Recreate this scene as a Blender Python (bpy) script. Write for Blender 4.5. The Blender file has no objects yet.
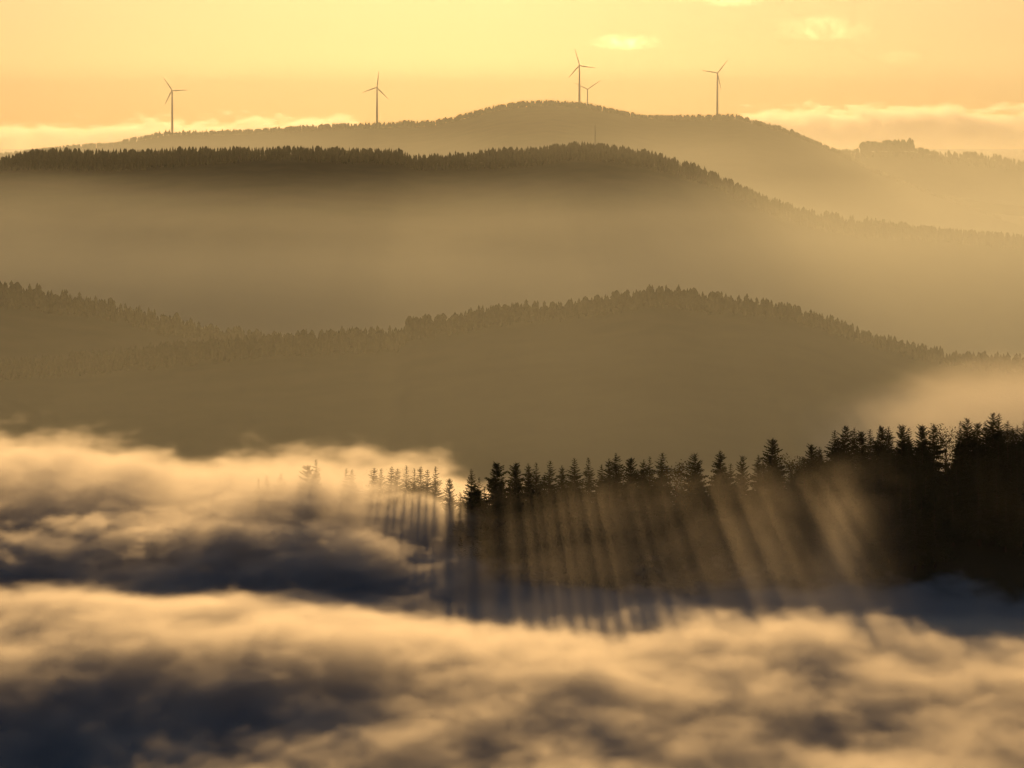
import bpy, math, random
import numpy as np
from mathutils import Vector, Matrix

random.seed(7)
S = bpy.context.scene
COL = S.collection

# ------------------------------------------------------------------ camera maths
W, H, F = 1024.0, 768.0, 4871.0            # long telephoto, about 12 degrees wide
EYE_Y = 130.0                              # picture row of the camera's own height
PITCH = math.atan((H / 2 - EYE_Y) / F)
CP, SP = math.cos(PITCH), math.sin(PITCH)


def at(px, py, d):
    """World point at distance d (metres along +Y) seen on pixel px, py."""
    a, b = (px - W / 2) / F, (H / 2 - py) / F
    v = Vector((a, CP + SP * b, -SP + CP * b))
    return v * (d / v.y)


def zrow(py, d):
    return at(512, py, d).z


def px_to_x(px, d):
    return (px - 512.0) / F * d / CP       # good enough away from the axis row


# ------------------------------------------------------------------ custom properties
def tag(o, label=None, cat=None, group=None, kind=None):
    if label: o['label'] = label
    if cat: o['category'] = cat
    if group: o['group'] = group
    if kind: o['kind'] = kind
    return o


def mesh_obj(name, verts, faces, mat, parent=None, smooth=False):
    me = bpy.data.meshes.new(name)
    me.from_pydata([tuple(v) for v in verts], [], faces)
    me.update()
    if smooth:
        me.polygons.foreach_set('use_smooth', [True] * len(me.polygons))
    o = bpy.data.objects.new(name, me)
    if mat: me.materials.append(mat)
    COL.objects.link(o)
    if parent: o.parent = parent
    return o


def empty(name, loc):
    o = bpy.data.objects.new(name, None)
    o.location = loc
    o.empty_display_size = 1
    COL.objects.link(o)
    return o


# ------------------------------------------------------------------ materials
def nmat(name):
    m = bpy.data.materials.new(name)
    m.use_nodes = True
    nt = m.node_tree
    nt.nodes.clear()
    out = nt.nodes.new('ShaderNodeOutputMaterial')
    return m, nt, out


def surf(name, c1, c2, scale=0.05, rough=0.9, spec=0.2):
    m, nt, out = nmat(name)
    b = nt.nodes.new('ShaderNodeBsdfPrincipled')
    b.inputs['Roughness'].default_value = rough
    b.inputs['Specular IOR Level'].default_value = spec
    n = nt.nodes.new('ShaderNodeTexNoise')
    n.inputs['Scale'].default_value = scale
    n.inputs['Detail'].default_value = 4
    tc = nt.nodes.new('ShaderNodeTexCoord')
    r = nt.nodes.new('ShaderNodeValToRGB')
    r.color_ramp.elements[0].position = 0.35
    r.color_ramp.elements[0].color = (*c1, 1)
    r.color_ramp.elements[1].position = 0.65
    r.color_ramp.elements[1].color = (*c2, 1)
    nt.links.new(tc.outputs['Object'], n.inputs['Vector'])
    nt.links.new(n.outputs['Fac'], r.inputs['Fac'])
    nt.links.new(r.outputs['Color'], b.inputs['Base Color'])
    nt.links.new(b.outputs['BSDF'], out.inputs['Surface'])
    return m


def volmat(name, color, aniso, density, attr=False, absorb=None):
    m, nt, out = nmat(name)
    v = nt.nodes.new('ShaderNodeVolumePrincipled')
    v.inputs['Color'].default_value = (*color, 1)
    v.inputs['Anisotropy'].default_value = aniso
    v.inputs['Density'].default_value = density
    v.inputs['Density Attribute'].default_value = 'density' if attr else ''
    nt.links.new(v.outputs['Volume'], out.inputs['Volume'])
    return m


M_NEEDLE = surf('spruce_needles', (.018, .030, .012), (.045, .060, .024), .6)
M_LEAF = surf('autumn_leaves', (.05, .05, .016), (.10, .085, .03), .6)
M_BARK = surf('bark', (.05, .036, .026), (.10, .075, .055), 1.5)
M_HILL = surf('hill_forest_floor', (.022, .032, .013), (.05, .055, .024), .02)
M_GROUND = surf('valley_meadow', (.05, .06, .025), (.09, .08, .04), .004)
M_WHITE = surf('white_turbine_paint', (.70, .70, .70), (.80, .80, .79), .2, .4, .5)
M_STEEL = surf('galvanised_steel', (.30, .30, .30), (.42, .42, .41), 1.0, .5, .5)
M_HAZE = volmat('haze_air', (.95, 1, .88), 0.62, 4e-6)
M_FOG = volmat('fog', (.965, .955, .93), .72, .001, True)   # grids hold density x 1000
M_MIST = volmat('mist', (.90, .99, .96), .68, .001, True)
M_CLOUD = volmat('cloud', (1, 1, 1), .75, .001, True)


M_MIST.cycles.volume_step_rate = 12
M_FOG.cycles.volume_step_rate = 2
M_CLOUD.cycles.volume_step_rate = 3


# ------------------------------------------------------------------ numpy value noise
_rs = np.random.RandomState(11)
_tab = _rs.rand(512, 512)


def vnoise(x, y):
    xi, yi = np.floor(x).astype(int), np.floor(y).astype(int)
    fx, fy = x - xi, y - yi
    fx = fx * fx * fx * (fx * (6 * fx - 15) + 10)
    fy = fy * fy * fy * (fy * (6 * fy - 15) + 10)
    g = lambda i, j: _tab[i % 512, j % 512]
    a = g(xi, yi) * (1 - fx) + g(xi + 1, yi) * fx
    b = g(xi, yi + 1) * (1 - fx) + g(xi + 1, yi + 1) * fx
    return (a * (1 - fy) + b * fy) * 2 - 1


def fbm(x, y, octs=4, rough=.5):
    s, a, t = 0, 1, 0
    for k in range(octs):
        s = s + a * vnoise(x * 2 ** k + 17.3 * k, y * 2 ** k + 5.1 * k)
        t += a
        a *= rough
    return s / t


def sstep(a, b, x):
    t = np.clip((x - a) / (b - a), 0, 1)
    return t * t * (3 - 2 * t)


# ------------------------------------------------------------------ terrain
GROUND_Z = -270.0


class Hill:
    """A ridge whose crest follows a picture outline at its own distance."""

    def __init__(self, outline, dist, drop, front, back, slope_f, slope_b, x_pad=1.0, rough=6.0, curve=None, seed=0.0):
        self.p = np.array([q[0] for q in outline], float)
        self.y = np.array([q[1] for q in outline], float)
        self.d0, self.drop, self.seed = dist, drop, seed
        self.front, self.back, self.sf, self.sb, self.rough = front, back, slope_f, slope_b, rough
        self.curve = curve or (lambda p: dist + 0 * p)

    def line(self, px):
        """distance and ground height of the crest at picture column px (array)."""
        d = self.curve(px)
        row = np.interp(px, self.p, self.y)
        zz = d * (CP * (H / 2 - row) / F - SP) / (CP + SP * (H / 2 - row) / F)
        return d, zz - self.drop

    def z(self, x, y):
        px = 512 + x * F * CP / y
        for _ in range(2):
            d, zc = self.line(px)
            px = 512 + x * F * CP / d
        d, zc = self.line(px)
        t = y - d
        soft = 0.12 * self.front
        fall = np.where(t < 0, self.sf * (np.sqrt(t * t + soft * soft) - soft), self.sb * (np.sqrt(t * t + soft * soft) - soft))
        n = fbm(x / (self.front * .55) + self.seed, y / (self.front * .8) + self.seed, 4)
        away = np.clip(np.abs(t) / (self.front * .5), 0, 1)
        return zc - fall + n * self.rough * away * 3

    def build(self, nx=260, ny=90, pad=900):
        d0 = self.d0
        xs = np.linspace(px_to_x(-pad, d0), px_to_x(1024 + pad, d0), nx)
        ys = np.linspace(d0 - self.front, d0 + self.back, ny)
        X, Y = np.meshgrid(xs, ys)
        Z = np.maximum(self.z(X, Y), GROUND_Z - 4)
        v = np.stack([X.ravel(), Y.ravel(), Z.ravel()], 1)
        f = [(j * nx + i, j * nx + i + 1, (j + 1) * nx + i + 1, (j + 1) * nx + i) for j in range(ny - 1) for i in range(nx - 1)]
        o = mesh_obj('hill', v.tolist(), f, M_HILL, smooth=True)
        tag(o, kind='structure')
        return o


OUT_A = [(-900, 190), (-300, 172), (-100, 160), (0, 153), (60, 147), (120, 140), (170, 130), (230, 130), (300, 126), (375, 123), (430, 121), (460, 115), (490, 107),
         (520, 102), (550, 100), (576, 102), (610, 107), (640, 113), (700, 115), (735, 114), (752, 119), (780, 126), (800, 134), (830, 146),
         (870, 166), (930, 190), (1000, 215), (1200, 270), (1900, 330)]
OUT_R = [(-900, 400), (600, 230), (700, 185), (780, 160), (830, 153), (845, 150), (870, 147), (912, 147), (935, 151), (960, 153), (1000, 157), (1024, 162), (1100, 172), (1400, 190), (1900, 230)]
OUT_B = [(-900, 170), (-200, 160), (0, 157), (40, 153), (100, 155), (150, 154), (200, 150), (250, 147), (290, 145), (350, 148), (400, 149), (412, 154),
         (450, 154), (500, 153), (540, 149), (575, 145), (600, 146), (650, 154), (700, 169), (730, 183), (760, 197), (800, 211),
         (850, 221), (900, 223), (960, 228), (1024, 234), (1200, 246), (1900, 300)]
OUT_C1 = [(-900, 262), (-300, 266), (-100, 276), (0, 284), (40, 290), (80, 294), (110, 298), (150, 308), (190, 318), (230, 328), (290, 337), (350, 345), (420, 356), (500, 370), (700, 400), (1900, 440)]
OUT_C2 = [(-900, 420), (100, 350), (250, 337), (330, 331), (404, 329), (411, 317), (450, 313), (480, 307), (520, 301), (560, 299), (600, 294), (640, 287), (660, 286), (700, 293), (730, 294),
          (780, 298), (830, 313), (870, 326), (900, 335), (950, 345), (1024, 354), (1200, 372), (1900, 430)]
OUT_D = [(-300, 530), (150, 500), (260, 480), (310, 470), (380, 470), (450, 474), (500, 464), (600, 460), (700, 457), (740, 450), (770, 444), (810, 440), (840, 431), (900, 425), (960, 421), (1000, 415), (1100, 408), (1300, 402), (1900, 400)]

hill_far = Hill(OUT_A, 12000, 12, 2600, 1500, .10, .12, rough=10, seed=3)
hill_right = Hill(OUT_R, 13000, 12, 1200, 1200, .10, .12, rough=8, seed=9)
hill_mid = Hill(OUT_B, 7000, 13, 1500, 900, .17, .17, rough=8, seed=5)
hill_left = Hill(OUT_C1, 4500, 12, 1100, 700, .17, .2, rough=6, seed=1)
hill_centre = Hill(OUT_C2, 4100, 12, 1000, 700, .17, .2, rough=6, seed=7)
hill_near = Hill(OUT_D, 1600, 28, 230, 300, .32, .30, rough=1.2, seed=2, curve=lambda p: np.interp(p, [-300, 300, 450, 600, 700, 840, 1024, 1900], [1800, 1710, 1630, 1590, 1585, 1610, 1650, 1700]))
hill_far.build(); hill_right.build(); hill_mid.build(); hill_left.build(); hill_centre.build()
hill_near.build(pad=700)

# valley floor: one sheet to the horizon
gx, gy = np.linspace(-30000, 30000, 61), np.concatenate([np.linspace(-6000, 20000, 53), np.linspace(22000, 70000, 25)])
X, Y = np.meshgrid(gx, gy)
Z = GROUND_Z + 0 * X
nx = len(gx)
gnd = mesh_obj('ground', np.stack([X.ravel(), Y.ravel(), Z.ravel()], 1).tolist(),
               [(j * nx + i, j * nx + i + 1, (j + 1) * nx + i + 1, (j + 1) * nx + i) for j in range(len(gy) - 1) for i in range(nx - 1)], M_GROUND)
tag(gnd, kind='structure')


# ------------------------------------------------------------------ trees
def spruce_mesh(seed, R=.15, droop=.5, sparse=1.0, power=.85, top=.0):
    """Unit-high spruce: trunk and a crown of whorled, drooping sprays."""
    r = random.Random(seed)
    tv, tf = [], []
    n = 7
    lean = (r.uniform(-.012, .012), r.uniform(-.012, .012))
    hs = [0, .02, .15, .4, .7, .93]
    rs = [.018, .0135, .0115, .0085, .0045, .0012]
    for h, q in zip(hs, rs):
        for k in range(n):
            a = 2 * math.pi * k / n
            tv.append((lean[0] * h + q * math.cos(a), lean[1] * h + q * math.sin(a), h - (.06 if h == 0 else 0)))
    for j in range(len(hs) - 1):
        for k in range(n):
            tf.append((j * n + k, j * n + (k + 1) % n, (j + 1) * n + (k + 1) % n, (j + 1) * n + k))
    cv, cf = [], []

    def tri(a, b, c):
        i = len(cv)
        cv.extend([a, b, c]); cf.append((i, i + 1, i + 2))
    h = .10 + r.uniform(0, .05)
    side = [r.uniform(.8, 1.15) for _ in range(8)]
    while h < .985:
        t = (h - .1) / .9
        L0 = R * (max(0.0, 1 - t) ** power) * (1 if t > .12 else .65 + t * 2.9) + .008
        nb = 8 if t < .7 else 6
        a0 = r.uniform(0, 6.28)
        for k in range(nb):
            if r.random() < .13 * sparse:
                continue
            a = a0 + 2 * math.pi * k / nb + r.uniform(-.3, .3)
            L = L0 * r.uniform(.62, 1.18) * side[int((a % 6.28) / 6.28 * 8) % 8]
            rise = r.uniform(-.05, .22) + (0.5 * t) - droop * (1 - t) * .6
            ca, sa = math.cos(a), math.sin(a)
            m = 5
            pts = []
            for q in range(m + 1):
                u = q / m
                z = h + L * (rise * u - droop * .55 * u * u + .18 * u ** 3)
                pts.append(Vector((lean[0] * h + ca * L * u, lean[1] * h + sa * L * u, z)))
            for q in range(m):
                p0, p1 = pts[q], pts[q + 1]
                wd = L * (.34 * (1 - q / m) + .09) * r.uniform(.7, 1.3)
                side_v = Vector((-sa, ca, 0)) * wd
                hang = Vector((0, 0, -L * r.uniform(.15, .42) * (1 - .5 * q / m)))
                tri(p0, p1, p0 * .4 + p1 * .6 + side_v + hang * .6 + (p1 - p0) * .5)
                tri(p0, p1, p0 * .4 + p1 * .6 - side_v + hang * .6 + (p1 - p0) * .5)
                tri(p0, p1, p0 * .5 + p1 * .5 + hang + side_v * r.uniform(-.3, .3))
        h += (.019 + .009 * (1 - t)) * r.uniform(.7, 1.25)
    # leader shoot and a handful of short top sprays
    for k in range(6):
        a = k * 1.05 + r.random()
        b = Vector((lean[0], lean[1], .93 + .01 * k))
        tri(b, b + Vector((.004, 0, .012)), b + Vector((.016 * math.cos(a), .016 * math.sin(a), .022)))
    tri(Vector((lean[0] - .003, lean[1], .93)), Vector((lean[0] + .003, lean[1], .93)), Vector((lean[0], lean[1], 1.0)))
    return (tv, tf), (cv, cf)


def broadleaf_mesh(seed, n_leaf=1500, w=.24):
    r = random.Random(seed)
    tv, tf = [], []

    def tube(p, q, ra, rb, n=6):
        d = (q - p).normalized()
        u = d.orthogonal().normalized(); w_ = d.cross(u)
        i = len(tv)
        for c, rr in ((p, ra), (q, rb)):
            for k in range(n):
                a = 2 * math.pi * k / n
                tv.append(c + (u * math.cos(a) + w_ * math.sin(a)) * rr)
        for k in range(n):
            tf.append((i + k, i + (k + 1) % n, i + n + (k + 1) % n, i + n + k))
    tube(Vector((0, 0, -.06)), Vector((.005, 0, .35)), .022, .015)
    tube(Vector((.005, 0, .35)), Vector((0, .01, .8)), .015, .004)
    tips = []
    for k in range(13):
        a = k * 2.4 + r.random(); h = .28 + .045 * k
        ln = w * r.uniform(.55, .95) * (1 - .45 * max(0, (h - .55) / .45))
        q = Vector((math.cos(a) * ln, math.sin(a) * ln, h + .10 + r.uniform(0, .08)))
        tube(Vector((.004, 0, h)), q, .007, .002, 5)
        tips.append(q)
    tips.append(Vector((0, 0, .9)))
    cv, cf = [], []
    for k in range(n_leaf):
        c = r.choice(tips) + Vector((r.gauss(0, .055), r.gauss(0, .055), r.gauss(0, .045)))
        u = Vector((r.gauss(0, 1), r.gauss(0, 1), r.gauss(0, 1))).normalized() * .012
        v = u.orthogonal().normalized() * .011
        i = len(cv)
        cv.extend([c - u, c + v, c + u, c - v]); cf.append((i, i + 1, i + 2, i + 3))
    return (tv, tf), (cv, cf)


PROTO = []       # (kind, trunk mesh, crown mesh)


def proto(kind, parts, leaf):
    res = []
    for nm, (v, f), m in (('trunk', parts[0], M_BARK), ('crown', parts[1], leaf)):
        me = bpy.data.meshes.new(nm)
        me.from_pydata([tuple(a) for a in v], [], f)
        me.materials.append(m)
        me.update()
        res.append(me)
    PROTO.append((kind, res[0], res[1]))


for k, (R, dr, sp, pw) in enumerate([(.235, .5, 1, .85), (.26, .55, 1.3, .75), (.21, .45, .8, .92), (.28, .6, 1.5, .7), (.24, .35, 1.8, .62), (.23, .6, 1.0, .72)]):
    proto('spruce_tree', spruce_mesh(20 + k, R, dr, sp, pw), M_NEEDLE)      # 0..5
proto('spruce_tree', spruce_mesh(41, .23, .45, 1.0, .5), M_NEEDLE)           # 6: broad, round-topped
proto('spruce_tree', spruce_mesh(43, .19, .3, 3.2, .55), M_NEEDLE)           # 7: thin, open crown
proto('broadleaf_tree', broadleaf_mesh(5), M_LEAF)                           # 8
proto('broadleaf_tree', broadleaf_mesh(6, 900, .2), M_LEAF)                  # 9

WOOD = 'spruces of the wood on the nearest ridge'
WOODLAB = 'dark spruce packed among others in the wood on the nearest ridge'
MISTLAB = 'pale spruce half swallowed by glowing fog left of the dark wood'


def plant(k, x, y, z, h, label, group=None, wide=1.0):
    kind, tm, cm = PROTO[k]
    o = empty(kind, (x, y, z))
    o.rotation_euler = (random.gauss(0, .016), random.gauss(0, .022), random.uniform(0, 6.28))
    o.scale = (h * wide, h * wide, h)
    tag(o, label, 'tree', group)
    for nm, me in (('trunk', tm), ('crown', cm)):
        c = bpy.data.objects.new(nm, me)
        COL.objects.link(c)
        c.parent = o
    return o


# (picture column, picture row of the tip, height, proto, wide, label or None)
HERO = [
    (260, 478, 22, 2, 1, 'M'), (267, 475, 24, 0, 1, 'M'), (281, 473, 25, 1, 1, 'M'), (345, 468, 24, 2, 1, 'M'), (352, 469, 23, 0, 1, 'M'),
    (372, 467, 24, 5, 1, 'M'), (381, 468, 24, 2, 1, 'M'), (390, 466, 25, 0, 1, 'M'), (398, 468, 23, 5, 1, 'M'), (407, 465, 25, 2, 1, 'M'), (414, 468, 23, 2, 1, 'M'),
    (421, 466, 25, 5, 1, 'M'), (428, 469, 24, 0, 1, 'M'), (436, 466, 25, 2, 1, 'M'),
    (307.5, 464, 24, 7, 1.1, 'broad dark tree with a ragged crown rising out of the fog beside a slimmer spruce'),
    (315.5, 459, 27, 2, 1, 'slim dark spruce with a thin tip, tallest of the lone pair in the fog'),
    (451.5, 478, 23, 7, .9, 'small thin spruce at the left tip of the dark wood'),
    (472, 468, 27, 0, 1, 'dark pointed spruce second from the left tip of the wood'),
    (495, 461.5, 28, 6, .95, 'broad round-topped dark tree near the left end of the wood'),
    (513, 462, 27, 6, .8, None), (528, 463, 26, 1, 1, None), (536, 462, 26, 2, 1, None), (547, 460, 27, 0, 1, None), (561, 465, 26, 1, 1, None),
    (573.5, 457.5, 28, 0, 1.1, 'pointed spruce with a shaft of sunlight at its right in mid wood'),
    (590.5, 457, 28, 2, 1.2, None), (600, 464, 26, 0, 1, None), (609, 458, 27, 1, 1, None),
    (616, 452.5, 30, 1, 1.05, 'tall pointed spruce topping the middle of the dark wood'),
    (630, 457, 28, 6, .75, None), (642, 459, 27, 1, 1, None), (649, 456, 27, 2, 1, None), (658, 452, 30, 0, 1.15, None),
    (676.5, 465, 24, 8, 1, 'round leafy tree between spruces left of the open gap'),
    (697, 452.5, 30, 4, 1, 'spruce with a bulging dark top standing just right of the round leafy tree'),
    (721.5, 449, 31, 3, 1, 'big wide-skirted spruce standing apart beside a bright gap'),
    (740, 455, 27, 4, .8, 'thin spruce between the wide-skirted spruce and the blunt tall one'),
    (756, 454.5, 27, 1, 1, None),
    (773, 438, 34, 6, .85, 'tall blunt-topped dark spruce rising clear above its neighbours'),
    (792, 459, 25, 9, .9, 'small loose leafy tree right of the tall blunt spruce'),
    (811, 443.5, 29, 6, .8, 'blunt dark spruce alone at the foot of the dense right wood'),
    (822, 454, 26, 1, 1, None), (836, 429.5, 31, 0, 1.15, 'pointed spruce at the left corner of the dense right wood'), (845.6, 425, 32, 4, 1, None), (854, 427, 30, 1, 1, None), (861, 430, 29, 6, .7, None), (872, 428.5, 29, 0, 1, None),
    (879, 425, 30, 6, .7, None), (890, 426, 30, 1, 1, None), (901, 424, 30, 6, .7, None), (909, 427, 28, 0, 1, None), (921, 424, 29, 6, .8, None), (934, 422, 29, 3, 1, None),
    (947, 430, 27, 9, 1, None), (958.5, 420.6, 30, 2, 1, None), (967, 417.4, 31, 4, 1, None), (977, 422, 29, 6, .8, None), (987, 420.6, 29, 0, 1, None),
    (993, 412, 33, 4, 1, 'tallest spruce on the crest near the right edge with an uneven double top'), (999, 412.7, 32, 0, .9, None), (1012, 426, 28, 1, 1, None), (1021, 420.6, 30, 2, 1, None),
]
n_things = 0
for px, py, h, k, wd, lab in HERO:
    d = float(hill_near.curve(px))
    if lab == 'M': d += 45          # these stand deeper in the fog
    p = at(px, py, d)
    gz = float(hill_near.z(np.array([p.x]), np.array([d]))[0])
    hh = max(h * .8, min(h * 1.25, p.z - gz))
    if k in (8, 9) and lab is None: lab = 'small leafy tree low in a dip of the dense right crest'
    if lab == 'M':
        plant(k, p.x, d, p.z - hh, hh, MISTLAB, 'spruces fading into the glowing fog', wd)
    elif lab is None:
        plant(k, p.x, d, p.z - hh, hh, WOODLAB, WOOD, wd)
    else:
        plant(k, p.x, d, p.z - hh, hh, lab, None, wd)
    n_things += 1

# the rest of the wood: rows behind and in front of the crest
rr = random.Random(3)
placed = [(px, float(hill_near.curve(px))) for px, *_ in HERO]
tries = 0
STUFF_D = []
while n_things < 292 and tries < 40000:
    tries += 1
    px = rr.uniform(445, 1060)
    d = float(hill_near.curve(px)) + rr.uniform(-75, 18)
    if any(abs(px - a) * d / F < 3.2 and abs(d - b) < 3.2 for a, b in placed):
        continue
    t = d - float(hill_near.curve(px))
    x = px_to_x(px, d)
    z = float(hill_near.z(np.array([x]), np.array([d]))[0])
    h = rr.uniform(20, 28)
    # keep the outline of the crest: nothing beside it may rise over the hero tips
    row = float(np.interp(px, hill_near.p, hill_near.y)) + rr.uniform(4, 19)
    if px > 800: row -= 4
    top = zrow(row, d)
    h = min(h, top - z)
    if h < 13: continue
    placed.append((px, d))
    plant(rr.choice([0, 1, 2, 3, 5, 0, 2]), x, d, z - .3, h, WOODLAB, WOOD, rr.uniform(1.0, 1.35))
    n_things += 1


# far woods: thousands of trees on each hill, one mass per hill
def far_wood(hill, n, hmin, hmax, back, front, seed, px0=-260, px1=1284, wide=.17, keep=None):
    r = np.random.RandomState(seed)
    V, Fc = [], []
    base = 0
    px = r.uniform(px0, px1, n)
    d = hill.curve(px) + np.where(r.rand(n) < .45, r.uniform(-min(60, front), back, n), r.uniform(-front, 0, n))
    x = px_to_x(px, d)
    z = hill.z(x, d)
    clump = fbm(x / 160 + seed, d / 160, 3)
    h = (hmin * .65 + (hmax - hmin * .65) * r.rand(n) ** 1.5) * (1 + .5 * clump)
    for i in range(n):
        if keep is not None and not keep(px[i], d[i]): continue
        if clump[i] < -.8: continue
        hh, w = h[i], h[i] * wide * r.uniform(.8, 1.3)
        a0 = r.uniform(0, 6.28)
        m = 6
        ring = []
        lev = [(.06, .55), (.22, 1.0), (.5, .72), (.52, .95), (.74, .42), (.76, .6)] if r.rand() < .86 else [(.1, .5), (.3, 1.3), (.5, 1.5), (.7, 1.35), (.86, 1.0), (.95, .5)]
        for zf, wf in lev:
            for k in range(m):
                a = a0 + 2 * math.pi * k / m
                q = w * wf * r.uniform(.7, 1.3)
                ring.append((x[i] + q * math.cos(a), d[i] + q * math.sin(a), z[i] + hh * (zf + r.uniform(-.03, .03))))
        ring.append((x[i], d[i], z[i] + hh))
        V.extend(ring)
        for l in range(len(lev) - 1):
            for k in range(m):
                Fc.append((base + l * m + k, base + l * m + (k + 1) % m, base + (l + 1) * m + (k + 1) % m, base + (l + 1) * m + k))
        for k in range(m):
            Fc.append((base + (len(lev) - 1) * m + k, base + (len(lev) - 1) * m + (k + 1) % m, base + len(lev) * m))
        base += len(ring)
    o = mesh_obj('forest', V, Fc, M_NEEDLE)
    return o


tag(far_wood(hill_mid, 9500, 12, 18, 60, 150, 1, wide=.115), 'dense dark conifer forest along the long middle ridge', 'forest', kind='stuff')
tag(far_wood(hill_left, 2200, 9, 16, 30, 90, 2, -300, 520), 'hazy brown wood on the hill at the left above the fog', 'forest', kind='stuff')
tag(far_wood(hill_centre, 4200, 9, 16, 30, 90, 3, -300, 1300), 'hazy wood on the rounded hill behind the near dark wood', 'forest', kind='stuff')
tag(far_wood(hill_far, 6500, 8, 14, 60, 160, 4, -200, 1000), 'faint golden wood on the far hill under the wind turbines', 'forest', kind='stuff')
tag(far_wood(hill_right, 1300, 12, 18, 40, 300, 5, 790, 1284), 'pale wood on the farthest slope at the right', 'forest', kind='stuff')
tag(far_wood(hill_near, 420, 13, 19, 70, 1, 8, 455, 1250), 'dark undergrowth of young conifers filling the near wood behind its edge', 'forest', kind='stuff')
gv = far_wood(hill_right, 260, 26, 34, 30, 30, 6, 861, 912)
gv.name = 'grove'
tag(gv, 'dense flat-topped grove standing up from the pale right hill', 'grove', kind='stuff')


# ------------------------------------------------------------------ wind turbines
def ring_mesh(secs, n=14):
    """secs: (centre, radius x, radius y, axis u, axis v)"""
    v, f = [], []
    for c, rx, ry, u, w in secs:
        for k in range(n):
            a = 2 * math.pi * k / n
            v.append(c + u * (rx * math.cos(a)) + w * (ry * math.sin(a)))
    for j in range(len(secs) - 1):
        for k in range(n):
            f.append((j * n + k, j * n + (k + 1) % n, (j + 1) * n + (k + 1) % n, (j + 1) * n + k))
    f.append(tuple(reversed(range(n))))
    f.append(tuple(range((len(secs) - 1) * n, len(secs) * n)))
    return v, f


def turbine(hub_px, base_row, d, tip_pxs, label, base_drop=0):
    hub = at(hub_px[0], hub_px[1], d)
    zb = zrow(base_row, d) - base_drop
    hh = hub.z - zb
    root = empty('wind_turbine', (hub.x, d, zb))
    tag(root, label, 'wind turbine', 'wind turbines on the far hill')
    X_, Y_, Z_ = Vector((1, 0, 0)), Vector((0, 1, 0)), Vector((0, 0, 1))
    v, f = ring_mesh([(Vector((0, 4, -8)), 3.0, 3.0, X_, Y_), (Vector((0, 4, hh * .5)), 2.4, 2.4, X_, Y_), (Vector((0, 4, hh - 2)), 1.6, 1.6, X_, Y_)], 20)
    mesh_obj('tower', v, f, M_WHITE, root, True)
    v, f = ring_mesh([(Vector((0, 1.6, hh)), 1.5, 1.6, X_, Z_), (Vector((0, 3, hh)), 2.3, 2.4, X_, Z_), (Vector((0, 9, hh + .2)), 2.3, 2.4, X_, Z_), (Vector((0, 12, hh + .5)), 1.5, 1.5, X_, Z_)], 12)
    mesh_obj('nacelle', v, f, M_WHITE, root, True)
    v, f = ring_mesh([(Vector((0, -2.2, hh)), .3, .3, X_, Z_), (Vector((0, -1.6, hh)), 1.2, 1.2, X_, Z_), (Vector((0, -.3, hh)), 1.7, 1.7, X_, Z_), (Vector((0, 1.55, hh)), 1.7, 1.7, X_, Z_)], 14)
    mesh_obj('hub', v, f, M_WHITE, root, True)
    for tx, ty in tip_pxs:
        tip = at(tx, ty, d) - hub
        L = 43.0 * (1 if d < 13000 else .97)
        ex = Vector((tip.x, 0, tip.z))
        # a blade that looks short is turned towards or away from the viewer
        ln = ex.length
        u = ex.normalized()
        across = Y_.cross(u)
        c0 = Vector((0, -.4, hh))
        secs = []
        for q, chord, thick in ((.03, .9, .9), (.08, 1.0, .9), (.2, 1.75, .6), (.45, 1.25, .4), (.75, .8, .26), (.95, .45, .16), (1.0, .15, .08)):
            tw = math.radians(28 * (1 - q))
            cu = across * math.cos(tw) + Y_ * math.sin(tw)
            cw = Y_ * math.cos(tw) - across * math.sin(tw)
            secs.append((c0 + u * (q * max(ln, 30)) + cu * (chord * .25), chord, thick, cu, cw))
        v, f = ring_mesh(secs, 10)
        mesh_obj('blade', v, f, M_WHITE, root, True)
    return root


turbine((172, 90.5), 127.5, 12000, [(163.5, 77.5), (187, 90), (165, 104.5)], 'leftmost wind turbine, standing above the white cloud bank with one blade level', 12)
turbine((377, 87.5), 122.5, 12000, [(378.7, 71), (361.5, 92.7), (388.5, 99)], 'wind turbine with one blade straight up, alone on the low crest left of the summit', 10)
turbine((579.5, 65.5), 104, 12000, [(574.8, 49), (596, 68), (568.5, 78)], 'tallest wind turbine on the summit beside a smaller one', 10)
turbine((587.5, 89.3), 112, 14300, [(601, 80), (574.5, 83), (588, 105)], 'small distant wind turbine just right of the tallest one', 40)
turbine((717.5, 73), 113.5, 12000, [(728, 59.5), (702, 70.5), (721.3, 89.5)], 'rightmost wind turbine, on the shoulder where the hill begins to fall', 10)

# lattice mast on the middle ridge
mp = at(595, 125, 7000)
mz = float(hill_mid.z(np.array([mp.x]), np.array([7000.0]))[0])
mast = empty('radio_mast', (mp.x, 7000, mz))
tag(mast, 'thin radio mast standing among trees on top of the middle ridge', 'mast')
mh = mp.z - mz
v, f = [], []


def bar(p, q, r_):
    d_ = (q - p).normalized(); u = d_.orthogonal().normalized(); w_ = d_.cross(u); i = len(v)
    for c in (p, q):
        for k in range(4):
            a = math.pi / 2 * k
            v.append(c + (u * math.cos(a) + w_ * math.sin(a)) * r_)
    for k in range(4): f.append((i + k, i + (k + 1) % 4, i + 4 + (k + 1) % 4, i + 4 + k))


def corner(k, h_):
    w_ = 1.1 - .7 * h_ / mh
    return Vector((w_ * math.cos(2.094 * k), w_ * math.sin(2.094 * k), h_))


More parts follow.
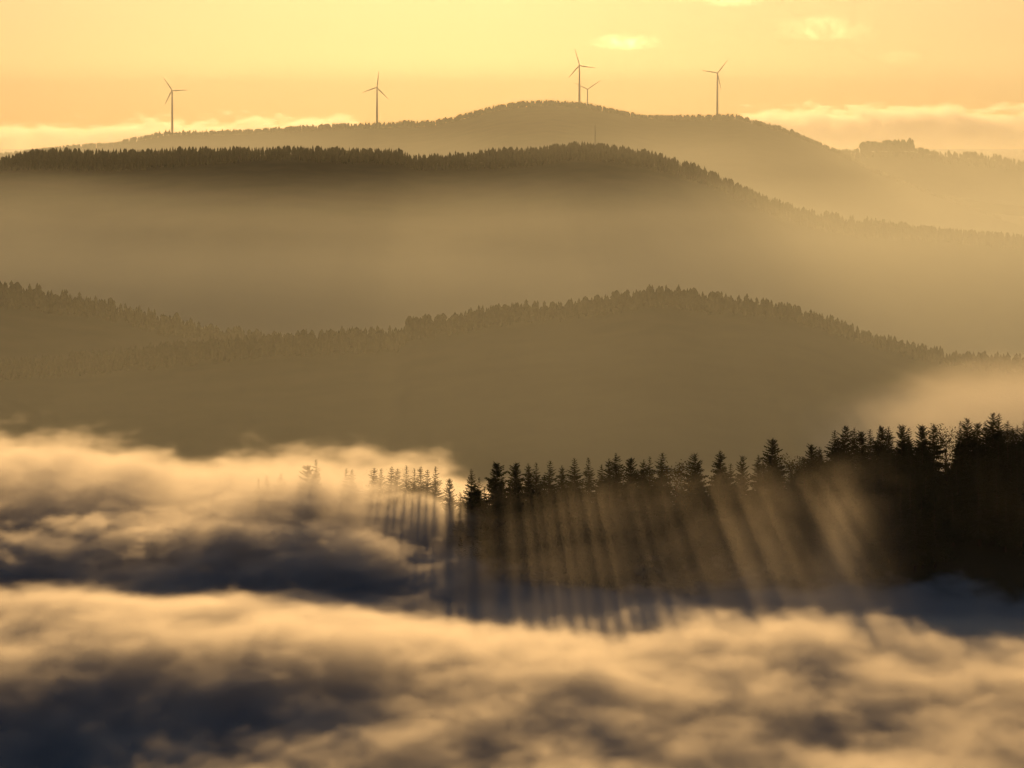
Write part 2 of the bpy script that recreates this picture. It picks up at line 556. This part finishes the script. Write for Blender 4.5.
for k in range(3): bar(corner(k, -2), corner(k, mh * .85), .30)
for j in range(12):
    for k in range(3): bar(corner(k, j * mh * .07), corner((k + 1) % 3, (j + 1) * mh * .07), .16)
mesh_obj('lattice', v, f, M_STEEL, mast)
v, f = [], []
bar(Vector((0, 0, mh * .8)), Vector((0, 0, mh)), .5)
mesh_obj('aerial', v, f, M_STEEL, mast)


# ------------------------------------------------------------------ fog as voxel clouds
def fog_bank(name, lo, hi, res, height, soft, dens, mat, scales, amps, rough=None, tail=None, tail_h=10.0, tail_scale=(40, 60, 25), bottom=None):
    """A bank of fog. height / soft / dens / tail are arrays (ny, nx) on the bank's own plan grid;
    a geometry-nodes Volume Cube turns them, broken up by 3D noise, into density."""
    nx, ny, nz = res
    xs, ys = np.linspace(lo[0], hi[0], nx), np.linspace(lo[1], hi[1], ny)
    X, Y = np.meshgrid(xs, ys)
    me = bpy.data.meshes.new(name)
    me.vertices.add(nx * ny)
    me.vertices.foreach_set('co', np.stack([X, Y, height], -1).astype(np.float32).ravel())
    A = {'fog_top': height, 'fog_soft': soft, 'fog_dens': dens, 'fog_tail': tail if tail is not None else 0 * height, 'fog_rough': rough if rough is not None else 1 + 0 * height}
    for k, a in A.items():
        at_ = me.attributes.new(k, 'FLOAT', 'POINT')
        at_.data.foreach_set('value', np.broadcast_to(a, height.shape).astype(np.float32).ravel())
    me.materials.append(mat)
    o = bpy.data.objects.new(name, me)
    COL.objects.link(o)
    ng = bpy.data.node_groups.new(name + '_density', 'GeometryNodeTree')
    ng.interface.new_socket('Geometry', in_out='INPUT', socket_type='NodeSocketGeometry')
    ng.interface.new_socket('Geometry', in_out='OUTPUT', socket_type='NodeSocketGeometry')
    N, Lk = ng.nodes, ng.links
    gi, go = N.new('NodeGroupInput'), N.new('NodeGroupOutput')

    def val(s, i, x):
        if isinstance(x, (int, float)): s.inputs[i].default_value = x
        else: Lk.new(x, s.inputs[i])

    def mth(op, a, b=0.0, c=None, clamp=False):
        n = N.new('ShaderNodeMath'); n.operation = op; n.use_clamp = clamp
        val(n, 0, a); val(n, 1, b)
        if c is not None: val(n, 2, c)
        return n.outputs[0]
    pos = N.new('GeometryNodeInputPosition').outputs[0]
    sep = N.new('ShaderNodeSeparateXYZ'); Lk.new(pos, sep.inputs[0])
    px_, py_, pz_ = sep.outputs
    fx = mth('ROUND', mth('MULTIPLY', mth('SUBTRACT', px_, lo[0]), (nx - 1) / (hi[0] - lo[0])))
    fy = mth('ROUND', mth('MULTIPLY', mth('SUBTRACT', py_, lo[1]), (ny - 1) / (hi[1] - lo[1])))
    fx = mth('MINIMUM', mth('MAXIMUM', fx, 0.0), float(nx - 1))
    fy = mth('MINIMUM', mth('MAXIMUM', fy, 0.0), float(ny - 1))
    idx = mth('ADD', fx, mth('MULTIPLY', fy, float(nx)))

    def samp(attr):
        a = N.new('GeometryNodeInputNamedAttribute'); a.data_type = 'FLOAT'
        a.inputs['Name'].default_value = attr
        s = N.new('GeometryNodeSampleIndex'); s.data_type = 'FLOAT'; s.domain = 'POINT'; s.clamp = True
        Lk.new(gi.outputs[0], s.inputs['Geometry']); Lk.new(a.outputs['Attribute'], s.inputs['Value']); Lk.new(idx, s.inputs['Index'])
        return s.outputs[0]

    def noise(scale, detail, rough=.55, off=(0, 0, 0), dist=0.0):
        mp_ = N.new('ShaderNodeVectorMath'); mp_.operation = 'MULTIPLY_ADD'
        Lk.new(pos, mp_.inputs[0]); mp_.inputs[1].default_value = tuple(1 / q for q in scale); mp_.inputs[2].default_value = off
        n = N.new('ShaderNodeTexNoise')
        n.inputs['Scale'].default_value = 1.0; n.inputs['Detail'].default_value = detail; n.inputs['Roughness'].default_value = rough
        n.inputs['Distortion'].default_value = dist
        Lk.new(mp_.outputs[0], n.inputs['Vector'])
        return mth('SUBTRACT', mth('MULTIPLY', n.outputs[0], 2.0), 1.0)
    h = samp('fog_top')
    rg = samp('fog_rough')
    for k, (sc, am, de, di) in enumerate(zip(scales, amps, (3, 4, 4, 3), (0, .3, .6, .8))):
        h = mth('ADD', h, mth('MULTIPLY', rg, mth('MULTIPLY', noise(sc, de, .58, (3.1 * k + 1, 7.7 * k, 1.3 * k), di), am)))
    depth = mth('SUBTRACT', h, pz_)
    t = mth('DIVIDE', depth, samp('fog_soft'), clamp=True)
    t = mth('MULTIPLY', mth('MULTIPLY', t, t), mth('SUBTRACT', 3.0, mth('MULTIPLY', t, 2.0)))
    dn = mth('MULTIPLY', t, samp('fog_dens'))
    if tail is not None:
        e = mth('EXPONENT', mth('MINIMUM', mth('DIVIDE', depth, tail_h), 0.0))
        pt = mth('MAXIMUM', mth('ADD', mth('MULTIPLY', noise(tail_scale, 3, .5, (9, 4, 2), .3), 2.6), .55), 0.0)
        dn = mth('ADD', dn, mth('MULTIPLY', mth('MULTIPLY', e, pt), samp('fog_tail')))
    if bottom is not None:
        b0, b1 = bottom
        dn = mth('MULTIPLY', dn, mth('DIVIDE', mth('SUBTRACT', pz_, b0), b1 - b0, clamp=True))
    dn = mth('MULTIPLY', dn, 1000.0)
    vc = N.new('GeometryNodeVolumeCube')
    vc.inputs['Min'].default_value = lo; vc.inputs['Max'].default_value = hi
    vc.inputs['Resolution X'].default_value = nx; vc.inputs['Resolution Y'].default_value = ny; vc.inputs['Resolution Z'].default_value = nz
    Lk.new(dn, vc.inputs['Density'])
    sm = N.new('GeometryNodeSetMaterial'); sm.inputs['Material'].default_value = mat
    Lk.new(vc.outputs[0], sm.inputs[0]); Lk.new(sm.outputs[0], go.inputs[0])
    md = o.modifiers.new('density', 'NODES'); md.node_group = ng
    return o, X, Y


def plan(lo, hi, res):
    return np.meshgrid(np.linspace(lo[0], hi[0], res[0]), np.linspace(lo[1], hi[1], res[1]))


Q = 1.0        # voxel budget factor


def profiled(X, Y, table):
    """height field from profiles (distance, height) given at a few picture columns"""
    pg = 512 + X * F / Y
    ks = sorted(table)
    cols = []
    for p in ks:
        q = sorted(table[p])
        cols.append(np.interp(Y, [a_ for a_, _ in q], [b_ for _, b_ in q]))
    out = np.where(pg < ks[0], cols[0], cols[-1])
    for i in range(len(ks) - 1):
        w_ = np.clip((pg - ks[i]) / (ks[i + 1] - ks[i]), 0, 1)
        w_ = w_ * w_ * (3 - 2 * w_)
        out = np.where((pg >= ks[i]) & (pg < ks[i + 1]), cols[i] * (1 - w_) + cols[i + 1] * w_, out)
    return out, pg


# --- the fog sea in front of and behind the nearest ridge
lo, hi = (-380, 830, -178), (380, 2300, -84)
res = (int(600 * Q), int(350 * Q), int(100 * Q))
X, Y = plan(lo, hi, res)
ht, PXG = profiled(X, Y, {
    -300: [(2300, -160), (2000, -122), (1800, -105), (1640, -101), (1520, -117), (1430, -132), (1390, -132), (1300, -124), (1150, -121), (1050, -130), (1000, -130), (830, -128)],
    60: [(2300, -165), (2000, -131), (1800, -111.5), (1650, -107), (1540, -120), (1440, -134), (1390, -134), (1300, -123), (1150, -121), (1060, -130), (1000, -131), (950, -130), (830, -128)],
    210: [(2300, -165), (2000, -140), (1800, -121), (1660, -115), (1550, -123), (1450, -135), (1390, -134), (1300, -123), (1150, -121), (1060, -129.5), (1000, -129.5), (940, -127), (830, -128)],
    350: [(2300, -165), (2000, -138), (1800, -119), (1620, -112), (1520, -120), (1430, -135), (1340, -131), (1265, -123), (1150, -121), (1050, -126), (980, -126), (930, -124), (830, -128)],
    430: [(2300, -165), (2000, -145), (1790, -124), (1610, -116.5), (1520, -127), (1430, -137), (1310, -129), (1240, -124), (1100, -122), (1000, -125.5), (930, -125), (830, -128)],
    510: [(2300, -170), (1900, -144), (1760, -132), (1660, -134), (1560, -137), (1420, -137), (1330, -133), (1250, -126), (1180, -122.5), (1100, -122), (1000, -125), (930, -125), (830, -128)],
    600: [(2300, -195), (1850, -175), (1650, -165), (1520, -138), (1380, -136), (1290, -130), (1200, -123), (1100, -121.5), (1000, -123.5), (930, -124), (830, -125)],
    800: [(2300, -195), (1850, -180), (1620, -165), (1500, -138), (1360, -135), (1280, -128), (1210, -121.5), (1080, -120.5), (1000, -122), (930, -123), (830, -125)],
    1000: [(2300, -195), (1850, -180), (1650, -165), (1500, -140), (1360, -137), (1260, -129), (1170, -122), (1050, -120.5), (950, -122), (830, -125)],
})
ht = ht + 2.4 * fbm(X / 90, Y / 220 + 3, 4) + 9.0 * sstep(1500, 1620, Y) * (1 - sstep(430, 520, PXG)) * fbm(X / 42 + 9, Y / 400, 4, .6)
fog, _, _ = fog_bank('fog', lo, hi, res, ht, 7.5 + 15 * sstep(1480, 1640, Y), .075 - .040 * sstep(1540, 1680, Y), M_FOG, [(140, 300, 34), (52, 130, 17), (21, 50, 8), (8, 20, 3.8)], (12.0, 13.0, 11.0, 8.0), rough=.50 + .90 * sstep(1400, 1550, Y))
tag(fog, 'rolling sea of golden fog filling the valley below the near wood', 'fog', kind='stuff')

# --- thin mist hanging in front of the wood, along the edge of its shadow: the sun shafts show in it
lo, hi = (-70, 1190, -150), (230, 1575, -84)
res = (200, 66, 52)
X, Y = plan(lo, hi, res)
pg = 512 + X * F / Y
tips = np.interp(pg, hill_near.p, hill_near.y)
crest = (EYE_Y - tips) / F * hill_near.curve(pg)
top = crest - (hill_near.curve(pg) - Y) * math.tan(math.radians(3.55)) + 6
gs = lambda p, sp, d_, sd_: np.exp(-((pg - p) / sp) ** 2 - ((Y - d_) / sd_) ** 2)
dn_ = (.0012 * sstep(400, 540, pg) * (1 - .93 * sstep(830, 930, pg)) + .0023 * gs(840, 22, 1400, 80) + .0009 * gs(765, 40, 1400, 90)) * sstep(1190, 1260, Y) * (1 - sstep(1500, 1575, Y))
sm_, _, _ = fog_bank('mist', lo, hi, res, top, 9.0 + 0 * X, dn_, M_FOG, [(50, 90, 22), (18, 40, 12), (8, 20, 7)], (9.0, 8.0, 5.0))
tag(sm_, 'thin mist in front of the near dark wood, crossed by shafts of sunlight', 'mist', kind='stuff')

# --- mist lying in the valleys between the hills
lo, hi = (-3200, 1640, -285), (3200, 14900, 205)
res = (110, 134, 50)
X, Y = plan(lo, hi, res)
pg = 512 + X * F / Y
top = np.interp(Y, [1640, 2200, 3900, 4600, 5600, 6600, 7400, 8500, 11000, 12500, 14900], [-70, -45, -40, -45, -40, -42, -5, 20, 35, 30, 30])
dn_ = np.interp(Y, [1640, 1900, 2300, 3900, 4500, 4900, 6500, 6900, 7300, 8000, 11000, 12200, 14900], [0, .5, 1.7, 1.7, 1.9, 5.0, 5.0, 2.0, 1.2, 1.3, 1.2, .5, .2]) * 1e-4
tl = 9.0e-5 * sstep(1640, 2600, Y) * (1 - .66 * sstep(7000, 8500, Y))
dn_ = dn_ * np.where(Y < 4400, .72 + .28 * sstep(200, 600, pg), 1)
mist, _, _ = fog_bank('mist', lo, hi, res, top + 18 * fbm(X / 700, Y / 1500, 3), 110.0 + 0 * X, dn_, M_MIST, [(900, 1600, 90), (350, 700, 45), (150, 300, 25)], (45.0, 28.0, 12.0), tail=tl, tail_h=5000.0, tail_scale=(1500, 3000, 400))
tag(mist, 'pale yellow mist lying in the valleys between the hills', 'mist', kind='stuff')

# --- a lit bank of fog on the lower slope of the round hill, at the right edge
lo, hi = (200, 2900, -245), (700, 3750, -130)
res = (170, 60, 46)
X, Y = plan(lo, hi, res)
pg = 512 + X * F / Y
top = np.interp(pg, [820, 870, 930, 1000, 1100, 1600], [-188, -175, -165, -157, -150, -150]) - .00022 * np.clip(np.abs(Y - 3350) - 150, 0, None) ** 2
sf_, _, _ = fog_bank('fog', lo, hi, res, top + 4 * fbm(X / 90, Y / 150, 4), 50.0 + 0 * X, .006 * (.10 + .90 * sstep(740, 930, pg)), M_FOG, [(90, 240, 34), (34, 100, 16), (14, 44, 8)], (22.0, 14.0, 7.0), bottom=(-240, -205))
tag(sf_, 'glowing patch of fog on the low slope at the right above the wood', 'fog', kind='stuff')

# --- cloud bank beyond the far hill
lo, hi = (-4200, 15400, -160), (4200, 17600, 110)
res = (420, 60, 60)
X, Y = plan(lo, hi, res)
pg = 512 + X * F / Y
rows = np.interp(pg, [-400, -100, 0, 60, 140, 250, 340, 380, 480, 700, 745, 800, 850, 900, 1000, 1200, 1600], [128, 128, 126, 124, 122, 121, 121, 134, 150, 150, 116, 110, 110, 108, 109, 106, 110])
top = (EYE_Y - rows) * 16350 / F - np.clip(16400 - Y, 0, None) * .05 - 6e-4 * np.clip(np.abs(Y - 16400) - 300, 0, None) ** 2 + 7 * np.sin(Y / 62 + X / 300)
cb, _, _ = fog_bank('cloud_bank', lo, hi, res, top + 7 * fbm(X / 160, Y / 400, 4), 18.0 + 0 * X, .0026 + 0 * X, M_CLOUD, [(260, 1200, 70), (100, 700, 40), (42, 300, 20)], (60.0, 90.0, 60.0), bottom=(-120, 30))
tag(cb, 'bright bank of cloud lying on the horizon behind the far hills', 'cloud bank', kind='stuff')


# --- small clouds in the sky
def sky_cloud(px0, px1, py0, py1, d, dens, label, seed, thresh=.50):
    """a flattened blob of air whose volume is broken into wisps by noise"""
    a, b = at(px0, py1, d), at(px1, py0, d)
    w_, h_ = (b.x - a.x) / 2, (b.z - a.z) / 2
    V, Fc, nu, nv = [], [], 28, 14
    for j in range(nv + 1):
        th = math.pi * j / nv
        for i in range(nu):
            ph = 2 * math.pi * i / nu
            q = 1 + .18 * math.sin(3 * ph + seed) * math.sin(th) + .1 * math.sin(5 * ph + 2 * seed)
            V.append((w_ * math.sin(th) * math.cos(ph) * q, w_ * .8 * math.sin(th) * math.sin(ph) * q, h_ * math.cos(th) * (1 if th < 1.57 else .6)))
    for j in range(nv):
        for i in range(nu):
            Fc.append((j * nu + i, (j + 1) * nu + i, (j + 1) * nu + (i + 1) % nu, j * nu + (i + 1) % nu))
    m, nt, out = nmat('cloud_wisps')
    tc = nt.nodes.new('ShaderNodeTexCoord')
    def vm(op, x, y):
        n = nt.nodes.new('ShaderNodeVectorMath'); n.operation = op
        nt.links.new(x, n.inputs[0]); n.inputs[1].default_value = y
        return n.outputs
    unit = vm('MULTIPLY', tc.outputs['Object'], (1 / w_, 1 / (w_ * .8), 1 / h_))[0]
    ln = nt.nodes.new('ShaderNodeVectorMath'); ln.operation = 'LENGTH'; nt.links.new(unit, ln.inputs[0])
    nz = nt.nodes.new('ShaderNodeTexNoise')
    nz.inputs['Scale'].default_value = 1; nz.inputs['Detail'].default_value = 5; nz.inputs['Roughness'].default_value = .62; nz.inputs['Distortion'].default_value = .5
    ad = vm('MULTIPLY', tc.outputs['Object'], (4.4 / w_, 4.4 / w_, 1.7 / h_))[0]
    of = vm('ADD', ad, (seed * 3.7, seed * 1.9, seed * 5.3))[0]
    nt.links.new(of, nz.inputs['Vector'])
    sm = nt.nodes.new('ShaderNodeMath'); sm.operation = 'SUBTRACT'
    nt.links.new(nz.outputs[0], sm.inputs[0]); sm.inputs[1].default_value = thresh
    s2 = nt.nodes.new('ShaderNodeMath'); s2.operation = 'MULTIPLY'; s2.use_clamp = True
    nt.links.new(sm.outputs[0], s2.inputs[0]); s2.inputs[1].default_value = 7.0
    rim = nt.nodes.new('ShaderNodeMapRange')                                   # thins out towards the rim of the cloud
    rim.inputs['From Min'].default_value = 1.0; rim.inputs['From Max'].default_value = .35
    nt.links.new(ln.outputs['Value'], rim.inputs['Value'])
    sc_ = nt.nodes.new('ShaderNodeMath'); sc_.operation = 'MULTIPLY'
    nt.links.new(s2.outputs[0], sc_.inputs[0]); nt.links.new(rim.outputs[0], sc_.inputs[1])
    dm = nt.nodes.new('ShaderNodeMath'); dm.operation = 'MULTIPLY'
    nt.links.new(sc_.outputs[0], dm.inputs[0]); dm.inputs[1].default_value = dens
    pv = nt.nodes.new('ShaderNodeVolumePrincipled')
    pv.inputs['Anisotropy'].default_value = .9; pv.inputs['Density Attribute'].default_value = ''
    pv.inputs['Color'].default_value = (1, 1, 1, 1)
    nt.links.new(dm.outputs[0], pv.inputs['Density'])
    nt.links.new(pv.outputs[0], out.inputs['Volume'])
    m.cycles.volume_step_rate = .25
    o = mesh_obj('cloud', V, Fc, m)
    o.location = ((a.x + b.x) / 2, d, (a.z + b.z) / 2)
    tag(o, label, 'cloud')


sky_cloud(583, 668, 32, 54, 26000, .0022, 'small bright ragged cloud just above the tallest wind turbine', 1, .50)
sky_cloud(765, 882, 12, 48, 28000, .0009, 'broad thin mottled cloud high above the rightmost wind turbine', 2)
sky_cloud(698, 768, -6, 10, 26000, .0022, 'bright little cloud cut by the top edge of the picture', 3)
sky_cloud(868, 930, 48, 66, 28000, .0009, 'faint small cloud low beneath the broad thin one', 4)
sky_cloud(990, 1016, 45, 56, 28000, .0013, 'tiny faint cloud farthest to the right', 5)

# --- haze: the clear air of the whole view
v = [(x, y, z) for z in (GROUND_Z - 1.5, 215) for y in (-400, 15000) for x in (-5200, 5200)]
hz = mesh_obj('haze', v, [(0, 2, 3, 1), (4, 5, 7, 6), (0, 1, 5, 4), (2, 6, 7, 3), (0, 4, 6, 2), (1, 3, 7, 5)], M_HAZE)
tag(hz, 'thin golden haze filling the air over the valleys', 'haze', kind='stuff')

# --- an added thin veil that brings the sun's glow into the upper sky, far beyond the clear air below it
M_VEIL = volmat('glow_veil', (1, 1, 1), .9, 2.4e-6)
v = [(x, y, z) for z in (430, 1900) for y in (30000, 45000) for x in (-16000, 16000)]
vl = mesh_obj('sun_glow_veil', v, [(0, 2, 3, 1), (4, 5, 7, 6), (0, 1, 5, 4), (2, 6, 7, 3), (0, 4, 6, 2), (1, 3, 7, 5)], M_VEIL)
tag(vl, 'thin veil added to spread the sun glow across the upper sky', 'glow veil', kind='stuff')

# ------------------------------------------------------------------ light
SUN_PX, SUN_PY = 455, -175
sd = at(SUN_PX, SUN_PY, 1000).normalized()
SUN_EL = math.asin(sd.z)
SUN_AZ = math.atan2(sd.x, sd.y)
sl = bpy.data.lights.new('sun', 'SUN')
sl.energy = 4.0
sl.angle = math.radians(.35)
sl.color = (1.0, .575, .21)
so = bpy.data.objects.new('sun', sl)
so.rotation_euler = (-sd).to_track_quat('-Z', 'Y').to_euler()
COL.objects.link(so)

w = bpy.data.worlds.new('World')
S.world = w
w.use_nodes = True
nt = w.node_tree
bg = nt.nodes['Background']
sky = nt.nodes.new('ShaderNodeTexSky')
sky.sky_type = 'NISHITA'
sky.sun_disc = False
sky.sun_elevation = SUN_EL
sky.sun_rotation = SUN_AZ
sky.altitude = 900
sky.air_density = 1.0
sky.dust_density = 2.0
sky.ozone_density = 4.0
nt.links.new(sky.outputs[0], bg.inputs[0])
bg.inputs[1].default_value = .13

# ------------------------------------------------------------------ camera and render
cd = bpy.data.cameras.new('camera')
cam = bpy.data.objects.new('camera', cd)
cd.sensor_width = 36
cd.lens = 36 * F / W
cd.clip_start = 1
cd.clip_end = 120000
cam.rotation_euler = (math.pi / 2 - PITCH, 0, 0)
COL.objects.link(cam)
S.camera = cam

S.render.engine = 'CYCLES'
c = S.cycles
c.use_denoising = True
c.denoising_prefilter = 'ACCURATE'
c.max_bounces = 8
c.diffuse_bounces = 2
c.volume_bounces = 3
c.transparent_max_bounces = 128     # a sun ray may cross many fog boundaries
c.volume_step_rate = 2.0
c.volume_max_steps = 512
c.use_adaptive_sampling = True
c.adaptive_threshold = .03
c.adaptive_min_samples = 24
c.sample_clamp_indirect = 10
S.view_settings.view_transform = 'Standard'
S.view_settings.look = 'None'
S.view_settings.exposure = -1.75
S.view_settings.gamma = 1.0
